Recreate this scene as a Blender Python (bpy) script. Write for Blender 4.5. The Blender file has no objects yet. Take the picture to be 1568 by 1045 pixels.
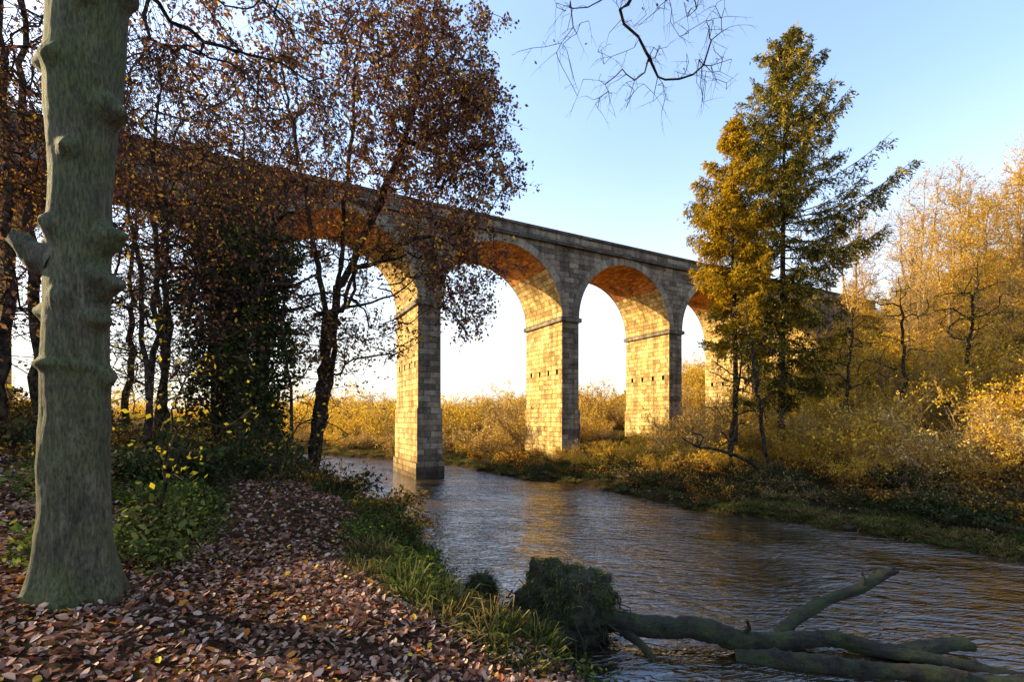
import bpy, math, numpy as np
from mathutils import Vector, noise as mnoise
rng=np.random.default_rng(7)
sc=bpy.context.scene
sc.view_settings.view_transform='Standard'
try: sc.view_settings.look='None'
except Exception: pass
sc.view_settings.exposure=0
COL=sc.collection
def nrm(v): return v/np.maximum(np.linalg.norm(v,axis=-1,keepdims=True),1e-9)
def sst(t): t=np.clip(t,0,1); return t*t*(3-2*t)
def nz3(P,sc_=1.,oct_=3):
    return np.array([mnoise.fractal(Vector((p[0]*sc_,p[1]*sc_,p[2]*sc_)),.8,2.1,oct_) for p in P.reshape(-1,3)]).reshape(P.shape[:-1])

# ------------------------------------------------------------ mesh builder (quads only)
class MB:
    def __init__(s): s.V=[];s.F=[];s.M=[];s.R=[];s.U=[];s.n=0
    def add(s,v,f,mat=0,rv=None,uv=None):
        v=np.asarray(v,float).reshape(-1,3); f=np.asarray(f,int).reshape(-1,4)
        s.V.append(v); s.F.append(f+s.n); s.n+=len(v)
        s.M.append(np.full(len(f),mat,int)); s.R.append(rng.random(len(f)) if rv is None else np.asarray(rv,float))
        s.U.append(np.zeros((len(f),4,2)) if uv is None else np.asarray(uv,float).reshape(-1,4,2))
    def quad(s,a,b,c,d,mat=0,uv=None): s.add([a,b,c,d],[[0,1,2,3]],mat,None,uv)
    def mesh(s,name,mats,smooth=False,uv=False):
        V=np.concatenate(s.V);F=np.concatenate(s.F);m=len(F)
        me=bpy.data.meshes.new(name)
        me.vertices.add(len(V)); me.vertices.foreach_set('co',V.ravel())
        me.loops.add(4*m); me.loops.foreach_set('vertex_index',F.ravel())
        me.polygons.add(m); me.polygons.foreach_set('loop_start',np.arange(m)*4)
        me.polygons.foreach_set('material_index',np.concatenate(s.M))
        me.polygons.foreach_set('use_smooth',np.full(m,smooth))
        me.update(calc_edges=True)
        a=me.attributes.new('rv','FLOAT','FACE'); a.data.foreach_set('value',np.concatenate(s.R))
        if uv:
            l=me.uv_layers.new(name='UVMap'); l.data.foreach_set('uv',np.concatenate(s.U).ravel())
        for mt in mats: me.materials.append(mt)
        return me
def obj(name,me,loc=(0,0,0),rot=(0,0,0),scale=(1,1,1),parent=None):
    o=bpy.data.objects.new(name,me); COL.objects.link(o); o.location=loc;o.rotation_euler=rot;o.scale=scale
    if parent: o.parent=parent
    return o

def tubes(mb,P,R,k=4,mat=0):
    P=np.asarray(P,float);R=np.asarray(R,float);B,n,_=P.shape
    T=nrm(np.gradient(P,axis=1)); mt=nrm(P[:,-1]-P[:,0])
    ref=np.eye(3)[np.argmin(np.abs(mt),axis=1)][:,None,:]
    U=nrm(np.cross(T,ref)); W=np.cross(T,U)
    a=np.arange(k)*2*np.pi/k
    V=P[:,:,None,:]+R[:,:,None,None]*(np.cos(a)[:,None]*U[:,:,None,:]+np.sin(a)[:,None]*W[:,:,None,:])
    base=(np.arange(B)*n*k)[:,None,None]; i=np.arange(n-1)[None,:,None]*k; j=np.arange(k)[None,None,:]; j2=(j+1)%k
    F=np.stack([base+i+j,base+i+j2,base+i+k+j2,base+i+k+j],-1).reshape(-1,4)
    mb.add(V.reshape(-1,3),F,mat)
def leaves(mb,P,size,mat=1,up=0.0,asp=.5,rv=None,D=None):
    N=len(P); size=np.broadcast_to(size,(N,))[:,None]
    nr=nrm(rng.normal(size=(N,3))); nr=nrm(nr*(1-up)+np.array([0,0,1.])*up)
    d=rng.normal(size=(N,3)) if D is None else D
    d=nrm(d-nr*np.sum(d*nr,1,keepdims=True)); w=np.cross(nr,d)
    V=np.stack([P,P+d*size*.45+w*size*asp*.55,P+d*size,P+d*size*.5-w*size*asp*.5],1)
    mb.add(V.reshape(-1,3),np.arange(4*N).reshape(-1,4),mat,rv)
def leaf_curled(mb,P,size,mat=0,up=.8,rv=None):
    N=len(P); s=np.broadcast_to(size,(N,))[:,None]
    nr=nrm(nrm(rng.normal(size=(N,3)))*(1-up)+np.array([0,0,1.])*up)
    d=rng.normal(size=(N,3)); d=nrm(d-nr*np.sum(d*nr,1,keepdims=True)); w=np.cross(nr,d)
    c=rng.uniform(-.12,.3,(N,1))*s
    V=np.stack([P,P+d*s*.3+w*s*.27+nr*c,P+d*s*.72+w*s*.24+nr*c,P+d*s+nr*c*.6,P+d*s*.72-w*s*.24+nr*c,P+d*s*.3-w*s*.27+nr*c],1)
    b=(np.arange(N)*6)[:,None]
    F=np.concatenate([b+np.array([0,1,2,3]),b+np.array([0,3,4,5])],1).reshape(-1,4)
    rv=rng.random(N) if rv is None else rv
    mb.add(V.reshape(-1,3),F,mat,np.repeat(rv,2))
def blades(mb,P,D,L,w,mat=0,droop=.5):
    N=len(P); L=L[:,None]; side=nrm(np.cross(D,rng.normal(size=(N,3)))); g=np.array([0,0,-1.])
    p1=P+D*L*.5+g*L*droop*.12; p2=P+D*L*.85+g*L*droop*.5
    V=np.stack([P-side*w,P+side*w,p1+side*w*.8,p1-side*w*.8,p2+side*w*.15,p2-side*w*.15],1)
    b=(np.arange(N)*6)[:,None]
    F=np.concatenate([b+np.array([0,1,2,3]),b+np.array([3,2,4,5])],1).reshape(-1,4)
    mb.add(V.reshape(-1,3),F,mat,np.repeat(rng.random(N),2))

# ------------------------------------------------------------ materials
def newmat(name):
    m=bpy.data.materials.new(name); m.use_nodes=True; nt=m.node_tree; nt.nodes.clear()
    out=nt.nodes.new('ShaderNodeOutputMaterial'); return m,nt,out
def N(nt,t,**k):
    n=nt.nodes.new(t)
    for a,b in k.items():
        if hasattr(n,a): setattr(n,a,b)
        else: n.inputs[a].default_value=b
    return n
def ramp(nt,stops,interp='LINEAR'):
    r=nt.nodes.new('ShaderNodeValToRGB'); r.color_ramp.interpolation=interp; e=r.color_ramp.elements
    while len(e)<len(stops): e.new(.5)
    for i,(p,c) in enumerate(stops): e[i].position=p; e[i].color=(*c,1)
    return r
def leafmat(name,stops,trans=.4,jit=.35):
    m,nt,out=newmat(name); L=nt.links.new
    at=N(nt,'ShaderNodeAttribute',attribute_name='rv'); oi=N(nt,'ShaderNodeObjectInfo')
    r=ramp(nt,stops); L(at.outputs['Fac'],r.inputs[0])
    mp=N(nt,'ShaderNodeMapRange'); mp.inputs[3].default_value=1-jit; mp.inputs[4].default_value=1+jit
    L(oi.outputs['Random'],mp.inputs[0])
    hs=N(nt,'ShaderNodeHueSaturation'); L(r.outputs[0],hs.inputs['Color']); L(mp.outputs[0],hs.inputs['Value'])
    p=N(nt,'ShaderNodeBsdfDiffuse'); t=N(nt,'ShaderNodeBsdfTranslucent'); mx=N(nt,'ShaderNodeMixShader'); mx.inputs[0].default_value=trans
    L(hs.outputs[0],p.inputs['Color']);L(hs.outputs[0],t.inputs['Color'])
    L(p.outputs[0],mx.inputs[1]);L(t.outputs[0],mx.inputs[2]);L(mx.outputs[0],out.inputs[0]); return m
def twigmat(name,c1,c2,scale=7):
    m,nt,out=newmat(name); L=nt.links.new
    tc=N(nt,'ShaderNodeTexCoord'); n1=N(nt,'ShaderNodeTexNoise'); n1.inputs['Scale'].default_value=scale; n1.inputs['Detail'].default_value=2; L(tc.outputs['Object'],n1.inputs[0])
    r=ramp(nt,[(.38,c1),(.62,c2)]); L(n1.outputs['Fac'],r.inputs[0]); d=N(nt,'ShaderNodeBsdfDiffuse'); L(r.outputs[0],d.inputs['Color']); L(d.outputs[0],out.inputs[0]); return m
def barkmat(name,c1,c2,moss=None,scale=6,stretch=.15,bump=.5,mossamt=.5,bd=.03,mscale=1.3):
    m,nt,out=newmat(name); L=nt.links.new
    tc=N(nt,'ShaderNodeTexCoord'); mp=N(nt,'ShaderNodeMapping'); mp.inputs['Scale'].default_value=(1,1,stretch); L(tc.outputs['Object'],mp.inputs[0])
    n1=N(nt,'ShaderNodeTexNoise'); n1.inputs['Scale'].default_value=scale; n1.inputs['Detail'].default_value=8; n1.inputs['Roughness'].default_value=.7; L(mp.outputs[0],n1.inputs[0])
    r=ramp(nt,[(.36,c1),(.62,c2)]); L(n1.outputs['Fac'],r.inputs[0]); colr=r.outputs[0]
    if moss:
        n2=N(nt,'ShaderNodeTexNoise'); n2.inputs['Scale'].default_value=mscale; n2.inputs['Detail'].default_value=8; n2.inputs['Roughness'].default_value=.7; L(tc.outputs['Object'],n2.inputs[0])
        r2=ramp(nt,[(.62-mossamt*.3,(0,0,0)),(.75-mossamt*.2,(.85,.85,.85))]); L(n2.outputs['Fac'],r2.inputs[0])
        mx=N(nt,'ShaderNodeMixRGB'); L(r2.outputs[0],mx.inputs[0]); L(colr,mx.inputs[1]); mx.inputs[2].default_value=(*moss,1); colr=mx.outputs[0]
    n3=N(nt,'ShaderNodeTexNoise'); n3.inputs['Scale'].default_value=scale*5; n3.inputs['Detail'].default_value=5; n3.inputs['Roughness'].default_value=.7; L(mp.outputs[0],n3.inputs[0])
    rr=ramp(nt,[(.38,(.4,.4,.4)),(.6,(1.3,1.3,1.3))]); L(n3.outputs['Fac'],rr.inputs[0])
    mu=N(nt,'ShaderNodeMixRGB'); mu.blend_type='MULTIPLY'; mu.inputs[0].default_value=1; L(colr,mu.inputs[1]); L(rr.outputs[0],mu.inputs[2])
    p=N(nt,'ShaderNodeBsdfPrincipled'); p.inputs['Roughness'].default_value=.85; L(mu.outputs[0],p.inputs['Base Color'])
    ad=N(nt,'ShaderNodeMath',operation='ADD'); L(n1.outputs['Fac'],ad.inputs[0]); L(n3.outputs['Fac'],ad.inputs[1])
    b=N(nt,'ShaderNodeBump'); b.inputs['Strength'].default_value=bump; b.inputs['Distance'].default_value=bd; L(ad.outputs[0],b.inputs['Height']); L(b.outputs[0],p.inputs['Normal'])
    L(p.outputs[0],out.inputs[0]); return m
def stonemat(name,cols,bw,bh,mortar,msize=.02,stain=.5,bump=.6,scale_noise=.5,warp=.06,nmix=.62):
    m,nt,out=newmat(name); L=nt.links.new
    uv=N(nt,'ShaderNodeUVMap'); uv.uv_map='UVMap'
    br=N(nt,'ShaderNodeTexBrick'); br.inputs['Scale'].default_value=1; br.inputs['Brick Width'].default_value=bw; br.inputs['Row Height'].default_value=bh
    br.inputs['Mortar Size'].default_value=msize; br.inputs['Mortar Smooth'].default_value=.3; br.inputs['Bias'].default_value=0
    br.inputs['Color1'].default_value=(0,0,0,1); br.inputs['Color2'].default_value=(1,1,1,1); br.inputs['Mortar'].default_value=(.5,.5,.5,1)
    br.squash=1.4; br.squash_frequency=3; br.offset_frequency=2
    wn=N(nt,'ShaderNodeTexNoise'); wn.inputs['Scale'].default_value=2.2; wn.inputs['Detail'].default_value=3; L(uv.outputs[0],wn.inputs[0])
    wmx=N(nt,'ShaderNodeVectorMath',operation='MULTIPLY_ADD'); L(wn.outputs['Color'],wmx.inputs[0]); wmx.inputs[1].default_value=(warp*2,warp,0); L(uv.outputs[0],wmx.inputs[2]); L(wmx.outputs[0],br.inputs[0])
    r=ramp(nt,cols); 
    tc=N(nt,'ShaderNodeTexCoord')
    n0=N(nt,'ShaderNodeTexNoise'); n0.inputs['Scale'].default_value=4; n0.inputs['Detail'].default_value=7; n0.inputs['Roughness'].default_value=.75; L(tc.outputs['Object'],n0.inputs[0])
    mm=N(nt,'ShaderNodeMixRGB'); mm.inputs[0].default_value=nmix; L(br.outputs['Color'],mm.inputs[1]); L(n0.outputs['Fac'],mm.inputs[2]); L(mm.outputs[0],r.inputs[0])
    mo=N(nt,'ShaderNodeMixRGB'); L(br.outputs['Fac'],mo.inputs[0]); L(r.outputs[0],mo.inputs[1]); mo.inputs[2].default_value=(*mortar,1)
    n1=N(nt,'ShaderNodeTexNoise'); n1.inputs['Scale'].default_value=scale_noise; n1.inputs['Detail'].default_value=6; n1.inputs['Roughness'].default_value=.65; L(tc.outputs['Object'],n1.inputs[0])
    r1=ramp(nt,[(.35,(1-stain,)*3),(.6,(1,1,1))]); L(n1.outputs['Fac'],r1.inputs[0])
    mu=N(nt,'ShaderNodeMixRGB'); mu.blend_type='MULTIPLY'; mu.inputs[0].default_value=1; L(mo.outputs[0],mu.inputs[1]); L(r1.outputs[0],mu.inputs[2])
    mp=N(nt,'ShaderNodeMapping'); mp.inputs['Scale'].default_value=(1.4,1.4,.08); L(tc.outputs['Object'],mp.inputs[0])
    n2=N(nt,'ShaderNodeTexNoise'); n2.inputs['Scale'].default_value=1.2; n2.inputs['Detail'].default_value=4; L(mp.outputs[0],n2.inputs[0])
    r2=ramp(nt,[(.38,(.5,.5,.52)),(.55,(1,1,1))]); L(n2.outputs['Fac'],r2.inputs[0])
    mu2=N(nt,'ShaderNodeMixRGB'); mu2.blend_type='MULTIPLY'; mu2.inputs[0].default_value=.75; L(mu.outputs[0],mu2.inputs[1]); L(r2.outputs[0],mu2.inputs[2])
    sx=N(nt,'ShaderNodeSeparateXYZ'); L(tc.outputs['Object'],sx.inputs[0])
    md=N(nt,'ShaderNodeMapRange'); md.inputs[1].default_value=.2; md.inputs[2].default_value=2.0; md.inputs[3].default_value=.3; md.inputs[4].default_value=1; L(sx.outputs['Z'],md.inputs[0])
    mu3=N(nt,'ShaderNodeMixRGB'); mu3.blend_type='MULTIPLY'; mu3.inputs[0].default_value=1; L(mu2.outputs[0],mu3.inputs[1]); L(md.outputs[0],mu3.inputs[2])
    p=N(nt,'ShaderNodeBsdfPrincipled'); p.inputs['Roughness'].default_value=.9; p.inputs['Specular IOR Level'].default_value=.2; L(mu3.outputs[0],p.inputs['Base Color'])
    h=N(nt,'ShaderNodeMath',operation='SUBTRACT'); L(n0.outputs['Fac'],h.inputs[0]); L(br.outputs['Fac'],h.inputs[1])
    b=N(nt,'ShaderNodeBump'); b.inputs['Strength'].default_value=bump; b.inputs['Distance'].default_value=.07; L(h.outputs[0],b.inputs['Height']); L(b.outputs[0],p.inputs['Normal'])
    L(p.outputs[0],out.inputs[0]); return m

M_bark=barkmat('beech_bark',(.035,.032,.017),(.14,.125,.072),moss=(.078,.095,.020),scale=10,stretch=.25,bump=1,mossamt=.72,bd=.03,mscale=1.3)
M_bark2=twigmat('dark_bark',(.016,.012,.010),(.070,.052,.036))
M_barkr=twigmat('tan_bark',(.16,.10,.045),(.40,.27,.13))  # golden-tan twigs of the shrubs and bare trees
M_log=barkmat('wet_log_bark',(.008,.006,.004),(.042,.03,.018),moss=(.062,.082,.014),scale=9,stretch=1,bump=1,mossamt=.66,bd=.07,mscale=1.8)
M_rust=leafmat('rust_leaf',[(0,(.08,.03,.015)),(.5,(.24,.10,.025)),(.75,(.45,.24,.03)),(1,(.7,.46,.04))],.5)
M_mauve=leafmat('brown_leaf',[(0,(.055,.026,.026)),(.5,(.13,.060,.050)),(.82,(.22,.10,.035)),(.94,(.45,.24,.03)),(1,(.6,.40,.03))],.4)
M_gold=leafmat('gold_leaf',[(0,(.30,.14,.010)),(.4,(.62,.35,.02)),(.8,(.82,.53,.04)),(1,(.74,.62,.10))],.5)
M_straw=leafmat('straw_leaf',[(0,(.28,.15,.03)),(.5,(.64,.40,.07)),(1,(.80,.60,.18))],.45)
M_yellow=leafmat('yellow_leaf',[(0,(.20,.17,.02)),(.5,(.5,.40,.03)),(1,(.75,.58,.04))],.45)
M_ivy=leafmat('ivy_leaf',[(0,(.014,.02,.008)),(.6,(.04,.055,.018)),(1,(.09,.11,.035))],.2)
M_green=leafmat('green_leaf',[(0,(.03,.045,.012)),(.6,(.075,.105,.022)),(.9,(.15,.17,.03)),(1,(.55,.45,.04))],.3)
M_grass=leafmat('grass_blade',[(0,(.022,.033,.010)),(.6,(.065,.082,.02)),(.9,(.14,.14,.04)),(1,(.32,.25,.09))],.3)
M_drygrass=leafmat('dry_grass',[(0,(.06,.040,.018)),(.6,(.16,.115,.04)),(1,(.36,.27,.10))],.35)
M_needle=leafmat('conifer_needles',[(0,(.022,.028,.010)),(.4,(.085,.085,.02)),(.7,(.28,.20,.025)),(1,(.65,.43,.04))],.35)
M_larch=leafmat('gold_needles',[(0,(.20,.13,.014)),(.4,(.55,.34,.02)),(1,(.85,.55,.03))],.5)
M_litter=leafmat('fallen_leaf',[(0,(.04,.018,.013)),(.25,(.12,.055,.036)),(.5,(.26,.13,.085)),(.75,(.40,.25,.18)),(.9,(.58,.43,.33)),(.95,(.36,.09,.03)),(.98,(.55,.26,.04)),(1,(.8,.6,.06))],.15)
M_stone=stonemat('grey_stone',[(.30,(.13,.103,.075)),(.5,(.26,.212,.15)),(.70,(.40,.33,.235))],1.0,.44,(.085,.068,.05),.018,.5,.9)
M_pier=stonemat('sunlit_buff_stone',[(.30,(.40,.24,.08)),(.5,(.66,.44,.15)),(.70,(.84,.62,.25))],.66,.42,(.26,.15,.055),.028,.35,1,.5,.22,.58)  # pier sides and arch haunches: buff stone with the sun's gold painted in
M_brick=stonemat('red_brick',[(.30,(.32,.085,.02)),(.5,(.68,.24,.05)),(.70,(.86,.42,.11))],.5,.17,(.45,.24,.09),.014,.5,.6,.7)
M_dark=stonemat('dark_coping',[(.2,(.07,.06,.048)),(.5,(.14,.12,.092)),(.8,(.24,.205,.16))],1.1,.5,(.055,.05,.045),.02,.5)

# ------------------------------------------------------------ terrain function
LEFT=np.array([(60,-30),(30,-14),(16,-5),(9,.2),(5,2.6),(2.9,4.4),(1.2,6.2),(-.6,8),(-1.4,10),(-1.8,12.2),(-3.6,14.5),(-6.8,20),(-10.2,26),(-13.2,31),(-19,39),(-28,45),(-45,50),(-140,56)],float)
RIGHT=np.array([(60,-2),(35,6),(24,10.5),(16,14.9),(14.9,16.8),(13.1,19),(8.9,23),(5.6,29.5),(.75,34),(-5.0,43),(-11,48.6),(-24,57),(-45,64),(-140,72)],float)
POLY=np.concatenate([LEFT,RIGHT[::-1]])
def dpoly(x,y,L):
    d=np.full(x.shape,1e9)
    for a,b in zip(L[:-1],L[1:]):
        ab=b-a; t=np.clip(((x-a[0])*ab[0]+(y-a[1])*ab[1])/(ab@ab),0,1)
        d=np.minimum(d,np.hypot(x-a[0]-t*ab[0],y-a[1]-t*ab[1]))
    return d
def inside(x,y):
    c=np.zeros(x.shape,bool)
    for a,b in zip(POLY,np.roll(POLY,-1,axis=0)):
        if a[1]==b[1]: continue
        cond=(a[1]>y)!=(b[1]>y); c^=cond&(x<(b[0]-a[0])*(y-a[1])/(b[1]-a[1])+a[0])
    return c
def terr(x,y):
    x=np.asarray(x,float);y=np.asarray(y,float)
    wob=.25*np.sin(x*1.9+np.sin(y*1.3)*1.5)*np.sin(y*1.7+1)
    dl=dpoly(x,y,LEFT);dr=dpoly(x,y,RIGHT);ins=inside(x,y);lf=dl<dr
    s=np.where(ins,-1.,1.)*np.minimum(dl,dr)+.22*np.sin(x*2.3+1.7*np.sin(y*.9))*np.sin(y*2.1+x)
    sw=np.maximum(s+wob*np.clip(s,0,1),0)
    bh=2.75-1.75*sst((y-11)/14)
    zl=bh*(1-np.exp(-sw/1.25))+(.12*np.maximum(0,-x-3-.25*np.maximum(y-12,0))+.22*np.maximum(0,-x-14)*np.exp(-np.maximum(0,-x-40)/60))*(1-sst((y-18)/16))*sst(sw/3)
    zl=np.minimum(zl,16)
    hill=17*sst((x-.12*(y-40)-15)/42)*(1-np.exp(-(np.maximum(sw,0)/14)**1.5))
    zr=.25*(1-np.exp(-sw/.3))+np.minimum(.11*sw,3)+hill
    far=sst((np.hypot(x,y)-120)/200)*5
    n=.10*np.sin(x*.9+.7*np.sin(y*.6))*np.sin(y*.8+.5*np.sin(x*.7))+.04*np.sin(x*3.1+y*1.3)*np.sin(y*2.7-x*1.1)
    z=np.where(lf,zl,zr)+far+n*np.clip(s/1.5,0,1)
    zin=-.9*(1-np.exp(-np.abs(s)/1.0))-.02
    return np.where(s<0,zin,np.maximum(z,.04*np.clip(s*4,0,1))),s,lf
def hz(x,y): return terr(np.array([x],float),np.array([y],float))[0][0]

# ground sheet
g=np.linspace(-1,1,520); gx=14*np.sinh(g*5.0)
gy=12+14*np.sinh(g*5.0)
X,Y=np.meshgrid(gx,gy,indexing='ij'); Z,S,LF=terr(X,Y)
n=len(g); V=np.stack([X,Y,Z],-1).reshape(-1,3)
i,j=np.meshgrid(np.arange(n-1),np.arange(n-1),indexing='ij'); b0=(i*n+j).ravel()
mb=MB(); mb.add(V,np.stack([b0,b0+n,b0+n+1,b0+1],-1))
m,nt,out=newmat('ground_soil'); L=nt.links.new
at=N(nt,'ShaderNodeAttribute',attribute_name='gcol'); tc=N(nt,'ShaderNodeTexCoord')
n1=N(nt,'ShaderNodeTexNoise'); n1.inputs['Scale'].default_value=9; n1.inputs['Detail'].default_value=6; n1.inputs['Roughness'].default_value=.75; L(tc.outputs['Object'],n1.inputs[0])
r=ramp(nt,[(.3,(.3,.3,.3)),(.7,(1.5,1.5,1.5))]); L(n1.outputs['Fac'],r.inputs[0])
vo=N(nt,'ShaderNodeTexVoronoi'); vo.inputs['Scale'].default_value=16; L(tc.outputs['Object'],vo.inputs[0])
hs=N(nt,'ShaderNodeMixRGB'); hs.blend_type='MULTIPLY'; hs.inputs[0].default_value=.5; L(at.outputs['Color'],hs.inputs[1]); L(vo.outputs['Color'],hs.inputs[2])
n4=N(nt,'ShaderNodeTexNoise'); n4.inputs['Scale'].default_value=.7; n4.inputs['Detail'].default_value=6; n4.inputs['Roughness'].default_value=.7; L(tc.outputs['Object'],n4.inputs[0])
r4=ramp(nt,[(.4,(.35,.38,.3)),(.6,(1.2,1.15,1.05))]); L(n4.outputs['Fac'],r4.inputs[0])
mu0=N(nt,'ShaderNodeMixRGB'); mu0.blend_type='MULTIPLY'; mu0.inputs[0].default_value=.8; L(hs.outputs[0],mu0.inputs[1]); L(r4.outputs[0],mu0.inputs[2])
mu=N(nt,'ShaderNodeMixRGB'); mu.blend_type='MULTIPLY'; mu.inputs[0].default_value=1; L(mu0.outputs[0],mu.inputs[1]); L(r.outputs[0],mu.inputs[2])
p=N(nt,'ShaderNodeBsdfDiffuse'); L(mu.outputs[0],p.inputs['Color'])
b=N(nt,'ShaderNodeBump'); b.inputs['Strength'].default_value=.9; b.inputs['Distance'].default_value=.1; L(n1.outputs['Fac'],b.inputs['Height']); L(b.outputs[0],p.inputs['Normal']); L(p.outputs[0],out.inputs[0])
me=mb.mesh('ground',[m],True)
c=np.zeros((n,n,4)); c[...,3]=1
soil=np.array([.12,.075,.045]); grs=np.array([.05,.055,.022]); mud=np.array([.05,.036,.02]); gold=np.array([.19,.115,.04]); bed=np.array([.09,.055,.02])
wl=sst(S/1.2)[...,None]; colL=grs*(1-sst((S-1.2)/1.5)[...,None])+soil*sst((S-1.2)/1.5)[...,None]; colL=mud*(1-wl)+colL*wl
wr=sst((S-3)/8)[...,None]; colR=mud*(1-wr)+gold*wr
cc=np.where(LF[...,None],colL,colR); farw=sst((Y-34)/10)[...,None]; cc=cc*(1-farw*(S>1)[...,None])+gold*farw*(S>1)[...,None]; cc=np.where((S<0)[...,None],bed,cc)
c[...,:3]=cc
ca=me.color_attributes.new('gcol','FLOAT_COLOR','POINT'); ca.data.foreach_set('color',c.ravel())
obj('ground',me)

# ------------------------------------------------------------ water
mb=MB(); mb.quad((-140,-32,0),(62,-32,0),(62,75,0),(-140,75,0))
m,nt,out=newmat('river_water'); L=nt.links.new
tc=N(nt,'ShaderNodeTexCoord')
def rot_noise(scale,ang,st,det,dist=0):
    mp=N(nt,'ShaderNodeMapping'); mp.inputs['Rotation'].default_value=(0,0,math.radians(ang)); L(tc.outputs['Object'],mp.inputs[0])
    m2=N(nt,'ShaderNodeMapping'); m2.inputs['Scale'].default_value=st; L(mp.outputs[0],m2.inputs[0])
    nn=N(nt,'ShaderNodeTexNoise'); nn.inputs['Scale'].default_value=scale; nn.inputs['Detail'].default_value=det; nn.inputs['Distortion'].default_value=dist; L(m2.outputs[0],nn.inputs[0]); return nn
a1=rot_noise(1.3,12,(.45,1.4,1),2,1.3); a2=rot_noise(4.4,-10,(.5,1.5,1),3,1.2); a3=rot_noise(.22,40,(1,1,1),3)
s1=N(nt,'ShaderNodeMath',operation='MULTIPLY_ADD'); L(a2.outputs['Fac'],s1.inputs[0]); s1.inputs[1].default_value=.55; L(a1.outputs['Fac'],s1.inputs[2])
mr=N(nt,'ShaderNodeMapRange'); mr.inputs[1].default_value=.38; mr.inputs[2].default_value=.62; mr.inputs[3].default_value=.4; mr.inputs[4].default_value=1.3; L(a3.outputs['Fac'],mr.inputs[0])
s2=N(nt,'ShaderNodeMath',operation='MULTIPLY'); L(s1.outputs[0],s2.inputs[0]); L(mr.outputs[0],s2.inputs[1])
bm=N(nt,'ShaderNodeBump'); bm.inputs['Strength'].default_value=1; bm.inputs['Distance'].default_value=.12; L(s2.outputs[0],bm.inputs['Height'])
cr=ramp(nt,[(.4,(.014,.011,.006)),(.62,(.055,.032,.011))]); L(a3.outputs['Fac'],cr.inputs[0])
p=N(nt,'ShaderNodeBsdfPrincipled'); p.inputs['Roughness'].default_value=.02; p.inputs['IOR'].default_value=2.6; L(cr.outputs[0],p.inputs['Base Color']); L(bm.outputs[0],p.inputs['Normal'])
L(p.outputs[0],out.inputs[0])
obj('river_water',mb.mesh('river_water',[m]))

# ------------------------------------------------------------ viaduct (local: x along, y to the back, z up)
ORG=np.array([-6.9,34.5]); ANG=math.atan2(5.97,11.2); PIT=12.7; W=6.2; TH=1.75; R=(PIT-TH)/2; ZS=13.2; ZT=19.3
vp=bpy.data.objects.new('stone_railway_viaduct',None); COL.objects.link(vp); vp.location=(ORG[0],ORG[1],0); vp.rotation_euler=(0,0,ANG)
def box(mb,x0,x1,y0,y1,z0,z1,mat=0):
    P=lambda x,y,z:(x,y,z)
    mb.quad(P(x0,y0,z0),P(x1,y0,z0),P(x1,y0,z1),P(x0,y0,z1),mat,[(x0,z0),(x1,z0),(x1,z1),(x0,z1)])
    mb.quad(P(x1,y1,z0),P(x0,y1,z0),P(x0,y1,z1),P(x1,y1,z1),mat,[(x1,z0),(x0,z0),(x0,z1),(x1,z1)])
    mb.quad(P(x0,y1,z0),P(x0,y0,z0),P(x0,y0,z1),P(x0,y1,z1),mat,[(y1,z0),(y0,z0),(y0,z1),(y1,z1)])
    mb.quad(P(x1,y0,z0),P(x1,y1,z0),P(x1,y1,z1),P(x1,y0,z1),mat,[(y0,z0),(y1,z0),(y1,z1),(y0,z1)])
    mb.quad(P(x0,y0,z1),P(x1,y0,z1),P(x1,y1,z1),P(x0,y1,z1),mat,[(x0,y0),(x1,y0),(x1,y1),(x0,y1)])
    mb.quad(P(x0,y1,z0),P(x1,y1,z0),P(x1,y0,z0),P(x0,y0,z0),mat,[(x0,y1),(x1,y1),(x1,y0),(x0,y0)])
def sideface(mb,xf,sgn,y0,y1,z0,z1,holes,mat):
    ys=[y0]
    for h in holes: ys+= [h-.16,h+.16]
    ys.append(y1); zs=[z0,8.30,8.74,z1]
    for a in range(3):
        for bb in range(len(ys)-1):
            ya,yb,za,zb=ys[bb],ys[bb+1],zs[a],zs[a+1]
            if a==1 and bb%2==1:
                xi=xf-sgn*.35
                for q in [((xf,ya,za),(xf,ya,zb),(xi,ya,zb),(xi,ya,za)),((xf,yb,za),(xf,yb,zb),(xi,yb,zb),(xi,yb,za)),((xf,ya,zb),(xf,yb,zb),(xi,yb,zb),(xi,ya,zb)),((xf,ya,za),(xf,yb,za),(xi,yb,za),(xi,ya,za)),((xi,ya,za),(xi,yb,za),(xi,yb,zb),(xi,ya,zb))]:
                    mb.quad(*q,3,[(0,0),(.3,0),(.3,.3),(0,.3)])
            else:
                mb.quad((xf,ya,za),(xf,yb,za),(xf,yb,zb),(xf,ya,zb),mat,[(ya,za),(yb,za),(yb,zb),(ya,zb)])
mats=[M_stone,M_pier,M_brick,M_dark]
bays=range(-4,5)
piers=MB(); body=MB(); ring=MB()
NS=36
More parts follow.
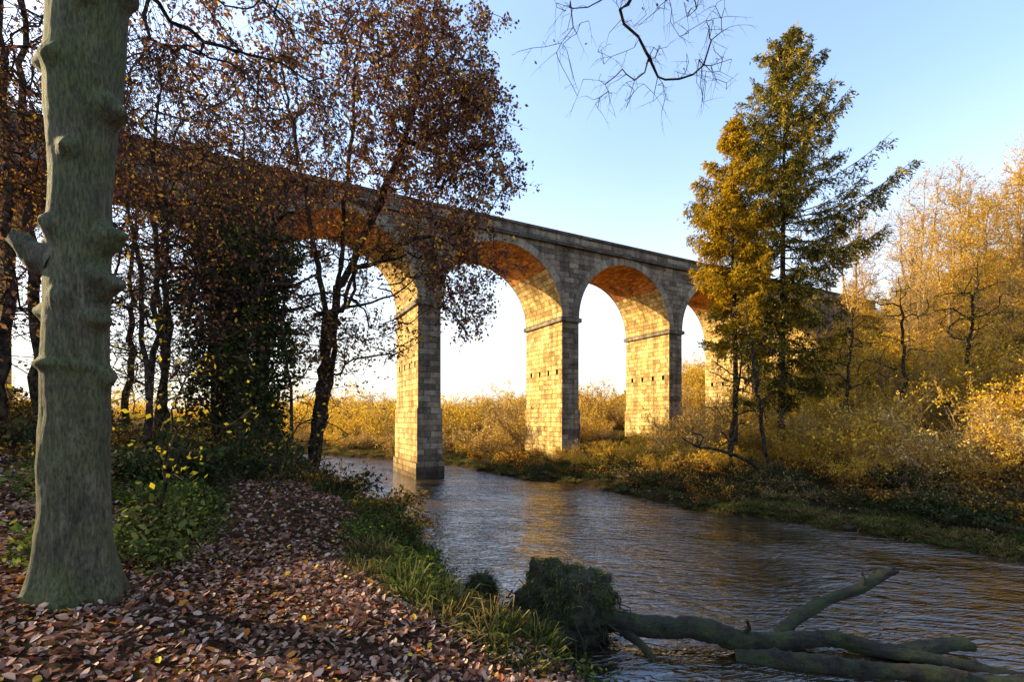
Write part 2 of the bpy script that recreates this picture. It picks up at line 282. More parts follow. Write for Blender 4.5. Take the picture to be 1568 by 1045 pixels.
for k in bays:
    x0=k*PIT; x1=x0+TH
    for (za,zb,e) in [(-2.,1.2,.22),(1.2,5.2,.10),(5.2,ZS-.35,0.)]:
        xa,xb,ya,yb=x0-e,x1+e,-e,W+e
        piers.quad((xa,ya,za),(xb,ya,za),(xb,ya,zb),(xa,ya,zb),0,[(xa,za),(xb,za),(xb,zb),(xa,zb)])
        piers.quad((xb,yb,za),(xa,yb,za),(xa,yb,zb),(xb,yb,zb),0,[(xb,za),(xa,za),(xa,zb),(xb,zb)])
        if e==0:
            hs_=[.8,2.2,3.7,5.2]
            sideface(piers,xa,-1,ya,yb,za,zb,hs_,1); sideface(piers,xb,1,ya,yb,za,zb,hs_,1)
        else:
            for xx in (xa,xb): piers.quad((xx,ya,za),(xx,yb,za),(xx,yb,zb),(xx,ya,zb),1,[(ya,za),(yb,za),(yb,zb),(ya,zb)])
        piers.quad((xa,ya,zb),(xb,ya,zb),(xb,yb,zb),(xa,yb,zb),0,[(xa,ya),(xb,ya),(xb,yb),(xa,yb)])
    box(piers,x0-.2,x1+.2,-.2,W+.2,ZS-.35,ZS-.002,0)
    for yy in (0,W): body.quad((x0,yy,ZS),(x1,yy,ZS),(x1,yy,ZT),(x0,yy,ZT),0,[(x0,ZS),(x1,ZS),(x1,ZT),(x0,ZT)])
    if k==bays[-1]: continue
    cx=x1+R; th=np.linspace(np.pi,0,NS+1); ax=cx+R*np.cos(th); az=ZS+R*np.sin(th)
    RO=R+.62
    for q in range(NS):
        a,b_=q,q+1
        for yy in (0,W):
            body.quad((ax[a],yy,az[a]),(ax[b_],yy,az[b_]),(ax[b_],yy,ZT),(ax[a],yy,ZT),0,[(ax[a],az[a]),(ax[b_],az[b_]),(ax[b_],ZT),(ax[a],ZT)])
        s0,s1_=R*(np.pi-th[a]),R*(np.pi-th[b_])
        mt=1 if (th[a]>np.pi*.80 or th[b_]<np.pi*.25) else 2
        body.quad((ax[a],0,az[a]),(ax[a],W,az[a]),(ax[b_],W,az[b_]),(ax[b_],0,az[b_]),mt,[(0,s0),(W,s0),(W,s1_),(0,s1_)])
    c0=np.cos(th);s0=np.sin(th)
    for yy,e in ((0,-.07),(W,.07)):
        for q in range(NS):
            def P(i,r,y): return (cx+r*c0[i],y,ZS+r*s0[i])
            u0,u1=q*.45,(q+1)*.45
            ring.quad(P(q,R-.01,yy+e),P(q+1,R-.01,yy+e),P(q+1,RO,yy+e),P(q,RO,yy+e),0,[(u0,0.02),(u1,0.02),(u1,.9),(u0,.9)])
            ring.quad(P(q,RO,yy+e),P(q+1,RO,yy+e),P(q+1,RO,yy),P(q,RO,yy),0,[(u0,0),(u1,0),(u1,.1),(u0,.1)])
            ring.quad(P(q,R-.01,yy+e),P(q+1,R-.01,yy+e),P(q+1,R-.01,yy),P(q,R-.01,yy),0,[(u0,0),(u1,0),(u1,.1),(u0,.1)])
XA,XB=-4*PIT,4*PIT+TH
def seg(mb,y0,y1,z0,z1,mat): box(mb,XA-20,XB+12,y0,y1,z0,z1,mat)
par=MB()
seg(par,-.28,W+.28,ZT,ZT+.28,3)
seg(par,-.05,.40,ZT+.282,ZT+1.02,0); seg(par,W-.40,W+.05,ZT+.282,ZT+1.02,0)
seg(par,-.16,.50,ZT+1.022,ZT+1.22,3); seg(par,W-.50,W+.16,ZT+1.022,ZT+1.22,3)
box(body,XB,XB+12,0,W,-1,ZT,0); box(body,XA-20,XA,0,W,-1,ZT,0)
M_vous=stonemat('voussoir_stone',[(.2,(.20,.165,.12)),(.5,(.34,.29,.21)),(.8,(.48,.41,.30))],.45,1.0,(.09,.08,.065),.02,.35)
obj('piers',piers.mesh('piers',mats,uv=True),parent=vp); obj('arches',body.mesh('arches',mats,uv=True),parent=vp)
obj('arch_rings',ring.mesh('arch_rings',[M_vous],uv=True),parent=vp); obj('parapet',par.mesh('parapet',mats,uv=True),parent=vp)

# ------------------------------------------------------------ tree growing
def curve_pts(pts,step=.5):
    pts=np.array(pts,float); out=[pts[0]]
    for i in range(len(pts)-1):
        p0=pts[max(i-1,0)];p1=pts[i];p2=pts[i+1];p3=pts[min(i+2,len(pts)-1)]
        nseg=max(2,int(np.linalg.norm(p2-p1)/step))
        for q in range(1,nseg+1):
            t=q/nseg; out.append(.5*((2*p1)+(-p0+p2)*t+(2*p0-5*p1+4*p2-p3)*t*t+(-p0+3*p1-3*p2+p3)*t**3))
    return np.array(out)
def ell(n,c,r,shell=.0):
    v=nrm(rng.normal(size=(n,3)))*(rng.random((n,1))**(1/3)*(1-shell)+shell); return np.array(c)+v*np.array(r)
def grow(mb,stems,targets,R0,step=.5,e=.45,rmin=.012,up=.15,upcost=.6,twn=2,twl=.7,twr=.008,sub=3,leaf=.1,leafn=1.0,droop=.1,mat=(0,1),flare=.5,thr=.05,leafmask=None,jit=.06,asp=.5):
    pos=[];par=[]
    for k,s in enumerate(stems):
        s=curve_pts(s,step)
        if k==0: pr=-1
        else:
            pr=int(np.argmin(np.linalg.norm(np.array(pos)-s[0],axis=1))); s=s[1:]
        for q in s:
            pos.append(q+rng.normal(size=3)*jit*.6*(len(par)>2)); par.append(pr); pr=len(pos)-1
    cap=len(pos)+len(targets)*60; A=np.zeros((cap,3)); A[:len(pos)]=pos; npos=len(pos)
    z0=A[0,2]
    T=np.array(targets); d0=np.array([np.min(np.linalg.norm(A[:npos]-t,axis=1)) for t in T]); T=T[np.argsort(d0+rng.normal(size=len(T))*.6)]
    base_lo=z0+ (max(p[2] for p in pos)-z0)*.12
    for t in T:
        dv=t-A[:npos]; d=np.linalg.norm(dv,axis=1)+upcost*np.maximum(0,A[:npos,2]-t[2]+.2*np.linalg.norm(dv[:,:2],axis=1)); d[A[:npos,2]<base_lo]+=20
        i=int(np.argmin(d)); P0=A[i]; Ld=np.linalg.norm(t-P0)
        if Ld<.15: continue
        pd=A[i]-A[par[i]] if par[i]>=0 else np.array([0,0,1.]); pd=pd/(np.linalg.norm(pd)+1e-6)
        c=P0+(pd*.25+(t-P0)/Ld*.25+np.array([0,0,up]))*Ld
        nseg=min(55,max(2,int(Ld/step))); pr=i
        for q in range(1,nseg+1):
            u=q/nseg; v=(1-u)**2*P0+2*u*(1-u)*c+u*u*t+rng.normal(size=3)*jit*step*(2 if q<nseg else 0)
            A[npos]=v; par.append(pr); pr=npos; npos+=1
    A=A[:npos]; par=np.array(par); w=np.zeros(npos); haschild=np.zeros(npos,bool); haschild[par[par>=0]]=True
    w[~haschild]=1
    mainc=np.full(npos,-1)
    for i in range(npos-1,0,-1):
        w[par[i]]+=w[i]
    for i in range(1,npos):
        p_=par[i]
        if mainc[p_]<0 or w[i]>w[mainc[p_]]: mainc[p_]=i
    r=np.maximum(rmin,R0*(w/w[0])**e)
    r*=1+flare*np.exp(-(A[:,2]-z0)/.5)*(r>R0*.5)
    chains={}
    for i in range(npos):
        if i==0 or mainc[par[i]]!=i:
            ch=[] if i==0 else [par[i]]; q=i
            while q>=0: ch.append(q); q=mainc[q]
            if len(ch)>1:
                rr=r[ch].copy()
                if i>0: rr[0]=min(rr[0],rr[1]*1.15)
                chains.setdefault((len(ch),bool(rr.max()>.07)),[]).append((A[ch],rr))
    for (ln,big),lst in chains.items():
        tubes(mb,np.array([a for a,_ in lst]),np.array([b for _,b in lst]),9 if big else 4,mat[0])
    idx=np.where(r<thr)[0]
    if len(idx)==0 or twn==0: return A,r
    idx=np.repeat(idx,twn); dirn=nrm(A[idx]-A[np.maximum(par[idx],0)])
    B=len(idx)
    def twig(P0,dr,l,rad,k):
        B=len(P0); d=nrm(dr*.5+nrm(rng.normal(size=(B,3)))*.8+np.array([0,0,.15-droop])); tt=np.linspace(0,1,4)[None,:,None]
        bend=nrm(rng.normal(size=(B,3)))*.25+np.array([0,0,-droop])
        P=P0[:,None,:]+d[:,None,:]*tt*l[:,None,None]+bend[:,None,:]*(tt**2)*l[:,None,None]
        tubes(mb,P,np.broadcast_to(rad*np.array([1,.8,.6,.25]),(B,4)),k,mat[0]); return P,d
    P,d=twig(A[idx],dirn,twl*rng.uniform(.4,1.3,B),twr,3)
    allp=[P[:,1:].reshape(-1,3)]
    if sub:
        q=P[:,1:3].reshape(-1,3); dd=np.repeat(d,2,axis=0); sel=rng.random(len(q))<sub/2.
        q=q[sel];dd=dd[sel]; P2,_=twig(q,dd,twl*.5*rng.uniform(.4,1.3,len(q)),twr*.7,3); allp.append(P2[:,1:].reshape(-1,3))
    allp=np.concatenate(allp)
    if leafn>0:
        k=int(len(allp)*leafn); q=allp[rng.integers(0,len(allp),k)]+rng.normal(size=(k,3))*leaf*.5
        if leafmask is not None: q=q[rng.random(len(q))<leafmask(q)]
        leaves(mb,q,leaf*rng.uniform(.6,1.3,len(q)),mat[1],0,asp)
    return A,r

# --- mid-distance leaning oak (several stems) on the left bank
bz=hz(-9.6,22)
mb=MB()
T=np.concatenate([ell(320,(-8.4,21.5,18.5),(7.0,4.5,6.5)),ell(200,(-4.0,21,20.0),(4.2,3,5.8)),ell(190,(-2.4,20.5,15.8),(3.0,2.6,4.2)),ell(50,(-3.2,21,11.4),(3.2,2.5,1.6)),ell(24,(-2.0,20.5,9.2),(1.4,1.5,1.0)),ell(60,(-11.5,21.5,14),(4,3.5,3)),ell(20,(-7.5,21.5,8.5),(3.5,3,1.6))])
grow(mb,[[(-9.6,22,bz-.3),(-8.9,22,6),(-8.1,22,11),(-7.6,21.8,16),(-7.0,21.6,22)],[(-8.9,22,6),(-8.7,21.6,10),(-9.5,21.4,15),(-10.2,21,20)],[(-8.1,22,10.5),(-6.5,21.6,13.5),(-4.6,21,17.5),(-3.8,21,22)]],T,.24,e=.47,twn=2,twl=.9,twr=.010,sub=2,leaf=.17,leafn=1.5,mat=(0,1),rmin=.015,jit=.09,asp=.6)
obj('oak_tree',mb.mesh('oak_tree',[M_bark2,M_mauve]))
mb=MB(); bz=hz(-8.8,21)
T=np.concatenate([ell(110,(-7.0,20,9.6),(3.8,2.5,3.4)),ell(40,(-4.8,19.5,11.6),(3,2,1.2))])
grow(mb,[[(-9.0,21,bz-.3),(-8.1,20.6,5),(-7.7,20.3,8),(-7.3,20,12)]],T,.13,twn=2,twl=.8,twr=.009,sub=2,leaf=.16,leafn=.5,mat=(0,1),rmin=.012,up=0,droop=.2,jit=.09)
obj('beech_sapling',mb.mesh('beech_sapling',[M_bark2,M_rust]))

# --- ivy clad trees
def ivytree(name,x,y,h,lean,rad,seed):
    mb=MB(); b=hz(x,y); st=[(x,y,b-.3),(x+lean*.3,y,b+h*.35),(x+lean*.7,y,b+h*.7),(x+lean,y,b+h)]
    T=ell(80,(x+lean*.8,y,b+h*.78),(3.2,3,h*.30))
    grow(mb,[st],T,.22,twn=2,twl=.9,twr=.009,sub=2,leaf=.13,leafn=.35,rmin=.012,mat=(0,2))
    c=curve_pts(st,.3); k=10000; q=c[rng.integers(0,int(len(c)*.9),k)]
    a=rng.random(k)*6.283; rr=rad*(.35+.65*rng.random(k)**.5)*(1+.35*np.sin(q[:,2]*1.7+seed)+.25*np.sin(a*3+q[:,2]*2.3))
    P=q+np.stack([np.cos(a)*rr,np.sin(a)*rr,rng.normal(size=k)*.25],1); leaves(mb,P,.14*rng.uniform(.7,1.3,k),1,.15,.8)
    obj(name,mb.mesh(name,[M_bark2,M_ivy,M_mauve]))
ivytree('ivy_clad_tree',-11.6,20.5,13.5,-.6,1.4,1)
ivytree('ivy_clad_tree',-8.6,16,8.5,.2,.95,3)
ivytree('ivy_clad_tree',-10.9,17.5,10,-.3,1.0,6)

# --- woodland trees on the left
for q_,(x,y,h,l,r0) in enumerate([(-12.6,11.5,15,.6,.11),(-13.6,13.5,15,-.5,.14),(-10.2,13.0,13,.9,.08),(-17,17,14,.7,.15),(-8.4,10.8,10,-.4,.06),(-14.5,19,13,1.4,.12),(-20,24,14,1.4,.16),(-9.6,16.5,13,.3,.08),(-7.2,15.5,9,-.6,.06),(-11.5,15,12,1.0,.09),(-16.2,22,15,-.6,.13)]):
    mb=MB(); b=hz(x,y)
    T=np.concatenate([ell(75,(x+l,y,b+h*.72),(3.6,3.2,h*.32)),ell(45,(x+l*.6,y,b+h*.36),(2.8,2.6,h*.24))])
    grow(mb,[[(x,y,b-.3),(x+l*.35,y+.1,b+h*.35),(x+l*.5,y-.2,b+h*.65),(x+l,y,b+h)]],T,r0,e=.5,twn=2,twl=.9,twr=.0065,sub=2,leaf=.12,leafn=.33,rmin=.009,mat=(0,1),up=.1,jit=.1)
    obj('woodland_tree',mb.mesh('woodland_tree',[M_bark2,M_rust if q_%4==1 else M_mauve]))
for (x,y,h,l) in [(-5.4,7.2,3.2,.8),(-6.3,9.2,3.6,-.4),(-4.9,9.8,2.2,.9),(-7.5,8.0,3.4,.5)]:
    mb=MB(); b=hz(x,y)
    grow(mb,[[(x,y,b-.1),(x+l*.2,y,b+h*.4),(x+l,y-.2,b+h)]],ell(24,(x+l*.7,y,b+h*.5),(1.1,.9,h*.4)),.022,step=.2,e=.4,twn=1,twl=.3,twr=.003,sub=1,leaf=.09,leafn=.2,rmin=.004,mat=(0,1),droop=.2,flare=0,asp=.65)
    obj('hazel_sapling',mb.mesh('hazel_sapling',[M_bark2,M_yellow]))

# --- foreground beech trunk with burrs
fx,fy=-4.13,4.45; fz=hz(fx,fy)
axis=curve_pts([(fx-.02,fy,fz-.35),(fx,fy,fz+.6),(fx+.03,fy,fz+2.2),(fx+.06,fy,fz+4.0),(fx+.16,fy-.02,fz+6),(fx+.3,fy-.1,fz+9),(fx+.4,fy,fz+13)],.03)
K=110; nA=len(axis); th=np.arange(K)*2*np.pi/K
z=axis[:,2]-fz; rad=.268-.012*np.minimum(z,3)+.11*np.exp(-np.maximum(z,0)/.30); rad=np.where(z>5.5,rad-.012*(z-5.5),rad)+.06*sst((z-3.6)/1.6)
cyl=np.stack([np.cos(th)[None,:]*.27+0*z[:,None],np.sin(th)[None,:]*.27+0*z[:,None],z[:,None]*.55+0*th[None,:]],-1)
n_lo=nz3(cyl,1.5,2); n_hi=nz3(cyl,8.,3)
cy2=cyl.copy(); cy2[...,2]=z[:,None]*.12; fiss=nz3(cy2,16.,2)
RR=rad[:,None]*(1+.04*np.sin(th*3+1+.5*z[:,None])+.10*np.exp(-np.maximum(z,0)/.35)[:,None]*np.sin(th*6+2))+.026*n_lo+.005*n_hi+.007*fiss
def burr(zc,tc_,amp,sz,sa=.35):
    global RR
    dt=(th-tc_+np.pi)%(2*np.pi)-np.pi
    dz=z[:,None]-zc-.03*n_lo
    d2=(dz/sz)**2+(dt[None,:]/(sa*1.1))**2
    RR=RR+1.25*amp*np.exp(-d2**1.3)*(1+.7*n_hi+.4*n_lo)
for bq in [(3.34,0.0,.12,.11,.42),(2.92,-.1,.13,.12,.45),(2.58,-.3,.08,.08,.35),(3.42,-1.9,.05,.10,.3),(2.74,-1.5,.035,.09,.3),(2.14,-1.5,.035,.045,1.3),(2.06,.05,.06,.08,.4),(2.64,3.0,.11,.11,.42),(3.24,2.9,.09,.13,.5),(4.12,-1.3,.06,.08,.3),(4.55,-.1,.11,.12,.45),(5.0,3.1,.09,.13,.45),(4.9,-1.9,.045,.09,.3),(1.2,-1.2,.02,.10,.3),(5.5,-1.0,.07,.10,.35),(5.7,.1,.08,.14,.45),(3.85,3.0,.06,.10,.4)]: burr(*bq)
V=axis[:,None,:]+np.stack([RR*np.cos(th),RR*np.sin(th),np.zeros_like(RR)],-1)
mb=MB(); ii=np.arange(nA-1)[:,None]*K; jj=np.arange(K)[None,:]; j2=(jj+1)%K
mb.add(V.reshape(-1,3),np.stack([ii+jj,ii+j2,ii+K+j2,ii+K+jj],-1).reshape(-1,4),0)
sc_=curve_pts([(fx-.10,fy-.05,fz+3.08),(fx-.26,fy-.10,fz+3.17),(fx-.36,fy-.13,fz+3.27)],.015); ns_=len(sc_); k_=32; ta=np.arange(k_)*2*np.pi/k_
T_=nrm(np.gradient(sc_,axis=0)); U_=nrm(np.cross(T_,[0,1.,0])); W_=np.cross(T_,U_)
rs=np.linspace(.17,.10,ns_)[:,None]+0*ta[None]
jg=rng.uniform(-.01,.09,k_)
Vs=sc_[:,None]+rs[...,None]*(np.cos(ta)[None,:,None]*U_[:,None]+np.sin(ta)[None,:,None]*W_[:,None]); Vs=Vs+nrm(Vs-sc_[:,None])*(.03*nz3(Vs,5.,3))[...,None]
Vs[-1]+=T_[-1]*jg[:,None]
inn=sc_[-1]-T_[-1]*.06+(Vs[-1]-sc_[-1])*.25
Vs=np.concatenate([Vs,inn[None]],0); ns_+=1
ii=np.arange(ns_-1)[:,None]*k_; jj=np.arange(k_)[None]; j2=(jj+1)%k_
mb.add(Vs.reshape(-1,3),np.stack([ii+jj,ii+j2,ii+k_+j2,ii+k_+jj],-1).reshape(-1,4),0)
tr=mb.mesh('trunk',[M_bark],True)
ft=bpy.data.objects.new('beech_tree',None); COL.objects.link(ft)
obj('trunk',tr,parent=ft)
mb=MB()
T=np.concatenate([ell(75,(2.2,8.2,11.0),(1.8,.9,1.2)),ell(16,(3.5,8.2,10.8),(.35,.4,1.1)),ell(14,(1.2,8,12.6),(2.2,1,.8)),ell(90,(-3.2,8,11.5),(3.5,2.5,2.0)),ell(110,(-6.5,8,10.5),(3.5,3,2.5)),ell(80,(-7.5,8,7.8),(3,2.5,1.6)),ell(50,(-3.5,7.5,13.5),(5,4,1.5)),ell(30,(-4.0,8.0,8.5),(1.8,1.2,.9))])
grow(mb,[[(fx+.3,fy,fz+7),(fx+.4,fy,fz+13)],[(fx+.3,fy,fz+7.5),(-2.5,6,12),(0,7.5,12.8),(2.2,8.2,12.6)],[(fx+.3,fy,fz+7.2),(-5,6,11),(-6.5,8,12)]],T,.09,e=.5,step=.2,twn=1,twl=.38,twr=.004,sub=1.4,leaf=.07,leafn=.6,rmin=.005,up=.05,upcost=.0,droop=.3,flare=0,thr=.016,mat=(0,1),jit=.16,leafmask=lambda q:np.where(q[:,0]>-.3,.015,1.))
obj('branches',mb.mesh('branches',[M_bark2,M_mauve]),parent=ft)

# --- conifers
def conifer(name,x,y,h,rmax,z0f,mats_,seed,dens=6.5,nk=9,lean=0):
    b=hz(x,y); mb=MB(); tr_=curve_pts([(x,y,b-.3),(x+.1,y,b+h*.3),(x-.1+lean*.6,y,b+h*.7),(x+.05+lean,y,b+h)],.6)
    tubes(mb,tr_[None],(np.linspace(.26,.03,len(tr_)))[None]*h/28,8,0)
    nb=int(h*dens); tz=np.sort(rng.random(nb))**.9*(1-z0f)+z0f
    P=[];RAD=[];q=[];D=[]
    for t in tz:
        a=rng.random()*6.283; prof=min(1,((1-t)*2.3+.03)**.8)*(.45+.55*min(1,(t-z0f)*2.6+.1))
        l=rmax*prof*rng.choice([.45,.75,1,1.12],p=[.2,.3,.35,.15])*rng.uniform(.8,1.1)*(1+.16*math.sin(a*2+t*14+seed)); zz=b+h*t
        k=8; u=np.linspace(0,1,k); cx=np.interp(zz,tr_[:,2],tr_[:,0]); cy=np.interp(zz,tr_[:,2],tr_[:,1])
        rise=(.75*t-.25); zb=zz+l*(rise*u*1.2-.28*np.sin(u*np.pi*.8)*(1-t)+.12*u**3)
        aa=a+.2*rng.normal()*u
        pp=np.stack([cx+np.cos(aa)*l*u,cy+np.sin(aa)*l*u,zb],1); P.append(pp); RAD.append(np.linspace(.045,.01,k)*(.4+l/rmax*.6))
        ns=int(7+l*8); us=rng.uniform(.2,1,ns); base=np.stack([np.interp(us,u,pp[:,c]) for c in range(3)],1)
        dirb=np.array([math.cos(a),math.sin(a),0]); side=np.array([-math.sin(a),math.cos(a),0])
        sg=rng.choice([-1,1],ns)[:,None]; dd=nrm(dirb*.6+side*sg*rng.uniform(.2,.9,(ns,1))+np.array([0,0,-.45])+rng.normal(size=(ns,3))*.2)
        q.append(base); D.append(dd*((1.15-us)*l*.28+.25)[:,None])
    tubes(mb,np.array(P),np.array(RAD),4,0)
    q=np.concatenate(q);D=np.concatenate(D); B=len(q); tt=np.linspace(0,1,4)[None,:,None]
    S_=q[:,None]+D[:,None]*tt+np.array([0,0,-.22])*(tt**2)*np.linalg.norm(D,axis=1)[:,None,None]
    tubes(mb,S_,np.broadcast_to([.013,.01,.008,.004],(B,4)),3,0)
    k=nk; ui=rng.random((B,k)); pts=q[:,None]+D[:,None]*ui[...,None]+np.array([0,0,-.22])*(ui**2*np.linalg.norm(D,axis=1)[:,None])[...,None]
    pts=pts.reshape(-1,3)+rng.normal(size=(B*k,3))*.05
    dd=np.repeat(nrm(D),k,axis=0)+rng.normal(size=(B*k,3))*.6+np.array([0,0,-.35])
    rv=np.clip(np.repeat(rng.random(B)**1.0,k)*.75+rng.random(B*k)*.25,0,1)
    leaves(mb,pts,.25*rng.uniform(.6,1.3,len(pts)),1,0,.30,rv,dd)
    obj(name,mb.mesh(name,[M_bark2,mats_]))
conifer('spruce_tree',18.3,32,28.8,5.3,.12,M_needle,1,9.5,10,.5)
conifer('larch_tree',14.4,30.5,22.6,3.2,.33,M_larch,4,9.5,10)

# ------------------------------------------------------------ vegetation prototypes
def scatter(name,protos,pts,smin,smax,tilt=.08,sink=.05,zs=(.8,1.25),part='clump'):
    e=bpy.data.objects.new(name,None); COL.objects.link(e)
    z=terr(pts[:,0],pts[:,1])[0]
    for i,(x,y) in enumerate(pts):
        s=rng.uniform(smin,smax)
        obj('%s_%d'%(part,i+1),protos[rng.integers(len(protos))],(x,y,z[i]-sink),(rng.normal()*tilt,rng.normal()*tilt,rng.random()*6.28),(s,s,s*rng.uniform(*zs)),e)
    return e
def shrub(name,lm,bm,h=2.5,ns=14,spread=.6,lf=.13,nl=2200,up=1.,tw=8,twr=.006):
    mb=MB(); a=rng.random(ns)*6.283; d=nrm(np.stack([np.cos(a)*spread,np.sin(a)*spread,np.full(ns,up)],1)+rng.normal(size=(ns,3))*.15); l=h*rng.uniform(.6,1.1,ns)
    tt=np.linspace(0,1,7)[None,:,None]; out_=np.stack([np.cos(a),np.sin(a),-np.ones(ns)*.4],1)
    P=d[:,None]*tt*l[:,None,None]+out_[:,None]*.25*tt**2*l[:,None,None]+rng.normal(size=(ns,7,3))*.04*tt*h
    P=P+np.stack([np.cos(a),np.sin(a),0*a],1)[:,None]*.12
    tubes(mb,P,np.linspace(.022,.006,7)[None]*np.ones((ns,1))*h/2.5,4,0)
    q=P[:,2:].reshape(-1,3); q=np.repeat(q,tw,axis=0); B=len(q)
    dd=nrm(rng.normal(size=(B,3))+np.array([0,0,.5])); L_=h*.22*rng.uniform(.4,1.3,B); t4=np.linspace(0,1,4)[None,:,None]
    Q=q[:,None]+dd[:,None]*t4*L_[:,None,None]+rng.normal(size=(B,1,3))*.25*t4**2*L_[:,None,None]
    tubes(mb,Q,np.broadcast_to(twr*np.array([1,.8,.6,.3]),(B,4)),3,0)
    al=Q[:,1:].reshape(-1,3); P_=al[rng.integers(0,len(al),nl)]+rng.normal(size=(nl,3))*lf*.4
    leaves(mb,P_,lf*rng.uniform(.6,1.3,nl),1,0,.5)
    return mb.mesh(name,[bm,lm])
G=[shrub('gold_shrub_%d'%i,M_gold,M_barkr,2.6,14,.6,.12,2300,tw=6) for i in range(3)]
ST=[shrub('straw_shrub_%d'%i,M_straw,M_barkr,2.6,16,.5,.10,1300,tw=7,twr=.009) for i in range(3)]
BR=[shrub('bramble_%d'%i,[M_ivy,M_rust,M_drygrass][i%3],M_bark2,1.1,14,1.2,.10,1000,.7,5) for i in range(3)]
def baretree(name,lm,bm,h,n,nl):
    mb=MB(); T=np.concatenate([ell(n,(0,0,h*.66),(h*.19,h*.19,h*.34)),ell(n//4,(0,0,h*.32),(h*.13,h*.13,h*.15))])
    grow(mb,[[(0,0,-.4),(.1,0,h*.3),(-.1,.1,h*.6),(0,0,h)],[(0,0,h*.25),(h*.07,0,h*.55),(h*.08,.1,h*.85)]],T,.15,twn=2,twl=1.0,twr=.010,sub=1.2,leaf=.14,leafn=nl,rmin=.016,up=.3,upcost=1.0,droop=-.25,jit=.07)
    return mb.mesh(name,[bm,lm])
BT=[baretree('gold_tree_a',M_gold,M_barkr,13,110,1.3),baretree('gold_tree_b',M_gold,M_barkr,12,100,2.0),baretree('straw_tree',M_straw,M_barkr,12,120,.6)]

def region(n,xr,yr,cond):
    out=[];tot=0
    while tot<n:
        x=rng.uniform(*xr,n*2);y=rng.uniform(*yr,n*2); z,s,lf=terr(x,y); k=cond(x,y,s,lf); out.append(np.stack([x[k],y[k]],1)); tot+=k.sum()
    return np.concatenate(out)[:n]
c_,s_=math.cos(ANG),math.sin(ANG)
def vloc(x,y): dx,dy=x-ORG[0],y-ORG[1]; return dx*c_+dy*s_,-dx*s_+dy*c_
def offviad(x,y,mrg=.6):
    u,v=vloc(x,y); inp=((u%PIT)<TH+mrg)|((u%PIT)>PIT-mrg); return ~((v>-mrg)&(v<W+mrg)&inp)
front=lambda x,y:vloc(x,y)[1]<0
scatter('hillside_golden_trees',BT,region(46,(24,80),(34,74),lambda x,y,s,lf:(~lf)&(x-.12*(y-40)>29)&(x/y>.70)&offviad(x,y,3)&(np.abs(vloc(x,y)[1]-3)>5)),.75,1.1,.04,part='tree')
scatter('hillside_shrubs',G+G+ST,region(310,(9,60),(19,60),lambda x,y,s,lf:(~lf)&(s>5.5)&front(x,y)&(x-.12*(y-40)>9)&(np.hypot(x-16.5,y-31)>3.0)),.6,1.45,part='shrub')
scatter('hillside_rough_growth',ST+BR[2:]+G[:1],region(320,(18,62),(22,60),lambda x,y,s,lf:(~lf)&(s>5.5)&front(x,y)),.35,.8,sink=.1,part='shrub')
scatter('riverside_golden_shrubs',G,region(56,(-4,24),(30,48),lambda x,y,s,lf:(~lf)&(s>3.0)&(vloc(x,y)[1]<-.7)),.3,.8,part='shrub')
scatter('golden_thicket',G+ST,region(190,(-34,45),(44,80),lambda x,y,s,lf:(~lf)&(s>2.0)&(vloc(x,y)[1]>7.5)),.6,2.1,zs=(.7,1.3),part='shrub')
scatter('far_bank_trees',BT,region(14,(-30,34),(58,84),lambda x,y,s,lf:(~lf)&(s>6)&(vloc(x,y)[1]>12)),.3,.55,.04,part='tree')
scatter('distant_tree_line',G,region(100,(-130,70),(84,150),lambda x,y,s,lf:s>3),1.6,3.2,part='tree')
scatter('left_bank_thicket',G+ST+BR,region(36,(-45,-22),(30,44),lambda x,y,s,lf:lf&(s>1)&offviad(x,y,1)),.5,1.0,part='shrub')
scatter('bramble_undergrowth',BR,np.concatenate([region(190,(5,34),(14,36),lambda x,y,s,lf:(~lf)&(s>1.5)&(s<8)),region(60,(-6,14),(30,48),lambda x,y,s,lf:(~lf)&(s>.8)&offviad(x,y,.4))]),.6,1.4,part='bramble')
scatter('woodland_undergrowth',BR+BR[:1],np.concatenate([region(95,(-24,-6),(9,26),lambda x,y,s,lf:lf&(s>1.4)&(x<-.46*y+.3)),region(20,(-12,-2.5),(11,24),lambda x,y,s,lf:lf&(s>.4)&(s<2.2))]),.6,1.4,part='bramble')
for (x,y,h,l) in [(14.9,27.5,11,-1.4),(13.2,28.5,8,.8),(20.5,29,9,.6),(26,31,9,-.5),(29,30,8,.7)]:
    mb=MB(); b=hz(x,y)
    T=ell(55,(x+l*.7,y,b+h*.62),(2.2,2,h*.36))
    grow(mb,[[(x,y,b-.3),(x+l*.2,y,b+h*.3),(x+l*.6,y,b+h*.65),(x+l,y,b+h)]],T,.11,twn=2,twl=.8,twr=.009,sub=2,leaf=.12,leafn=.35,rmin=.013,up=.1,jit=.1)
    obj('alder_tree',mb.mesh('alder_tree',[M_bark2,M_yellow]))
mb=MB(); b=hz(13.9,26.5)
grow(mb,[[(14.4,26.5,b-.2),(13.6,26.3,b+.9),(12.0,26,b+1.7),(10.3,25.8,b+2.0),(9.3,25.6,b+2.5)]],ell(9,(11.5,26,b+2.8),(2,1,.8)),.10,twn=2,twl=.5,leafn=0,flare=0)
obj('bent_alder',mb.mesh('bent_alder',[M_bark2,M_rust]))

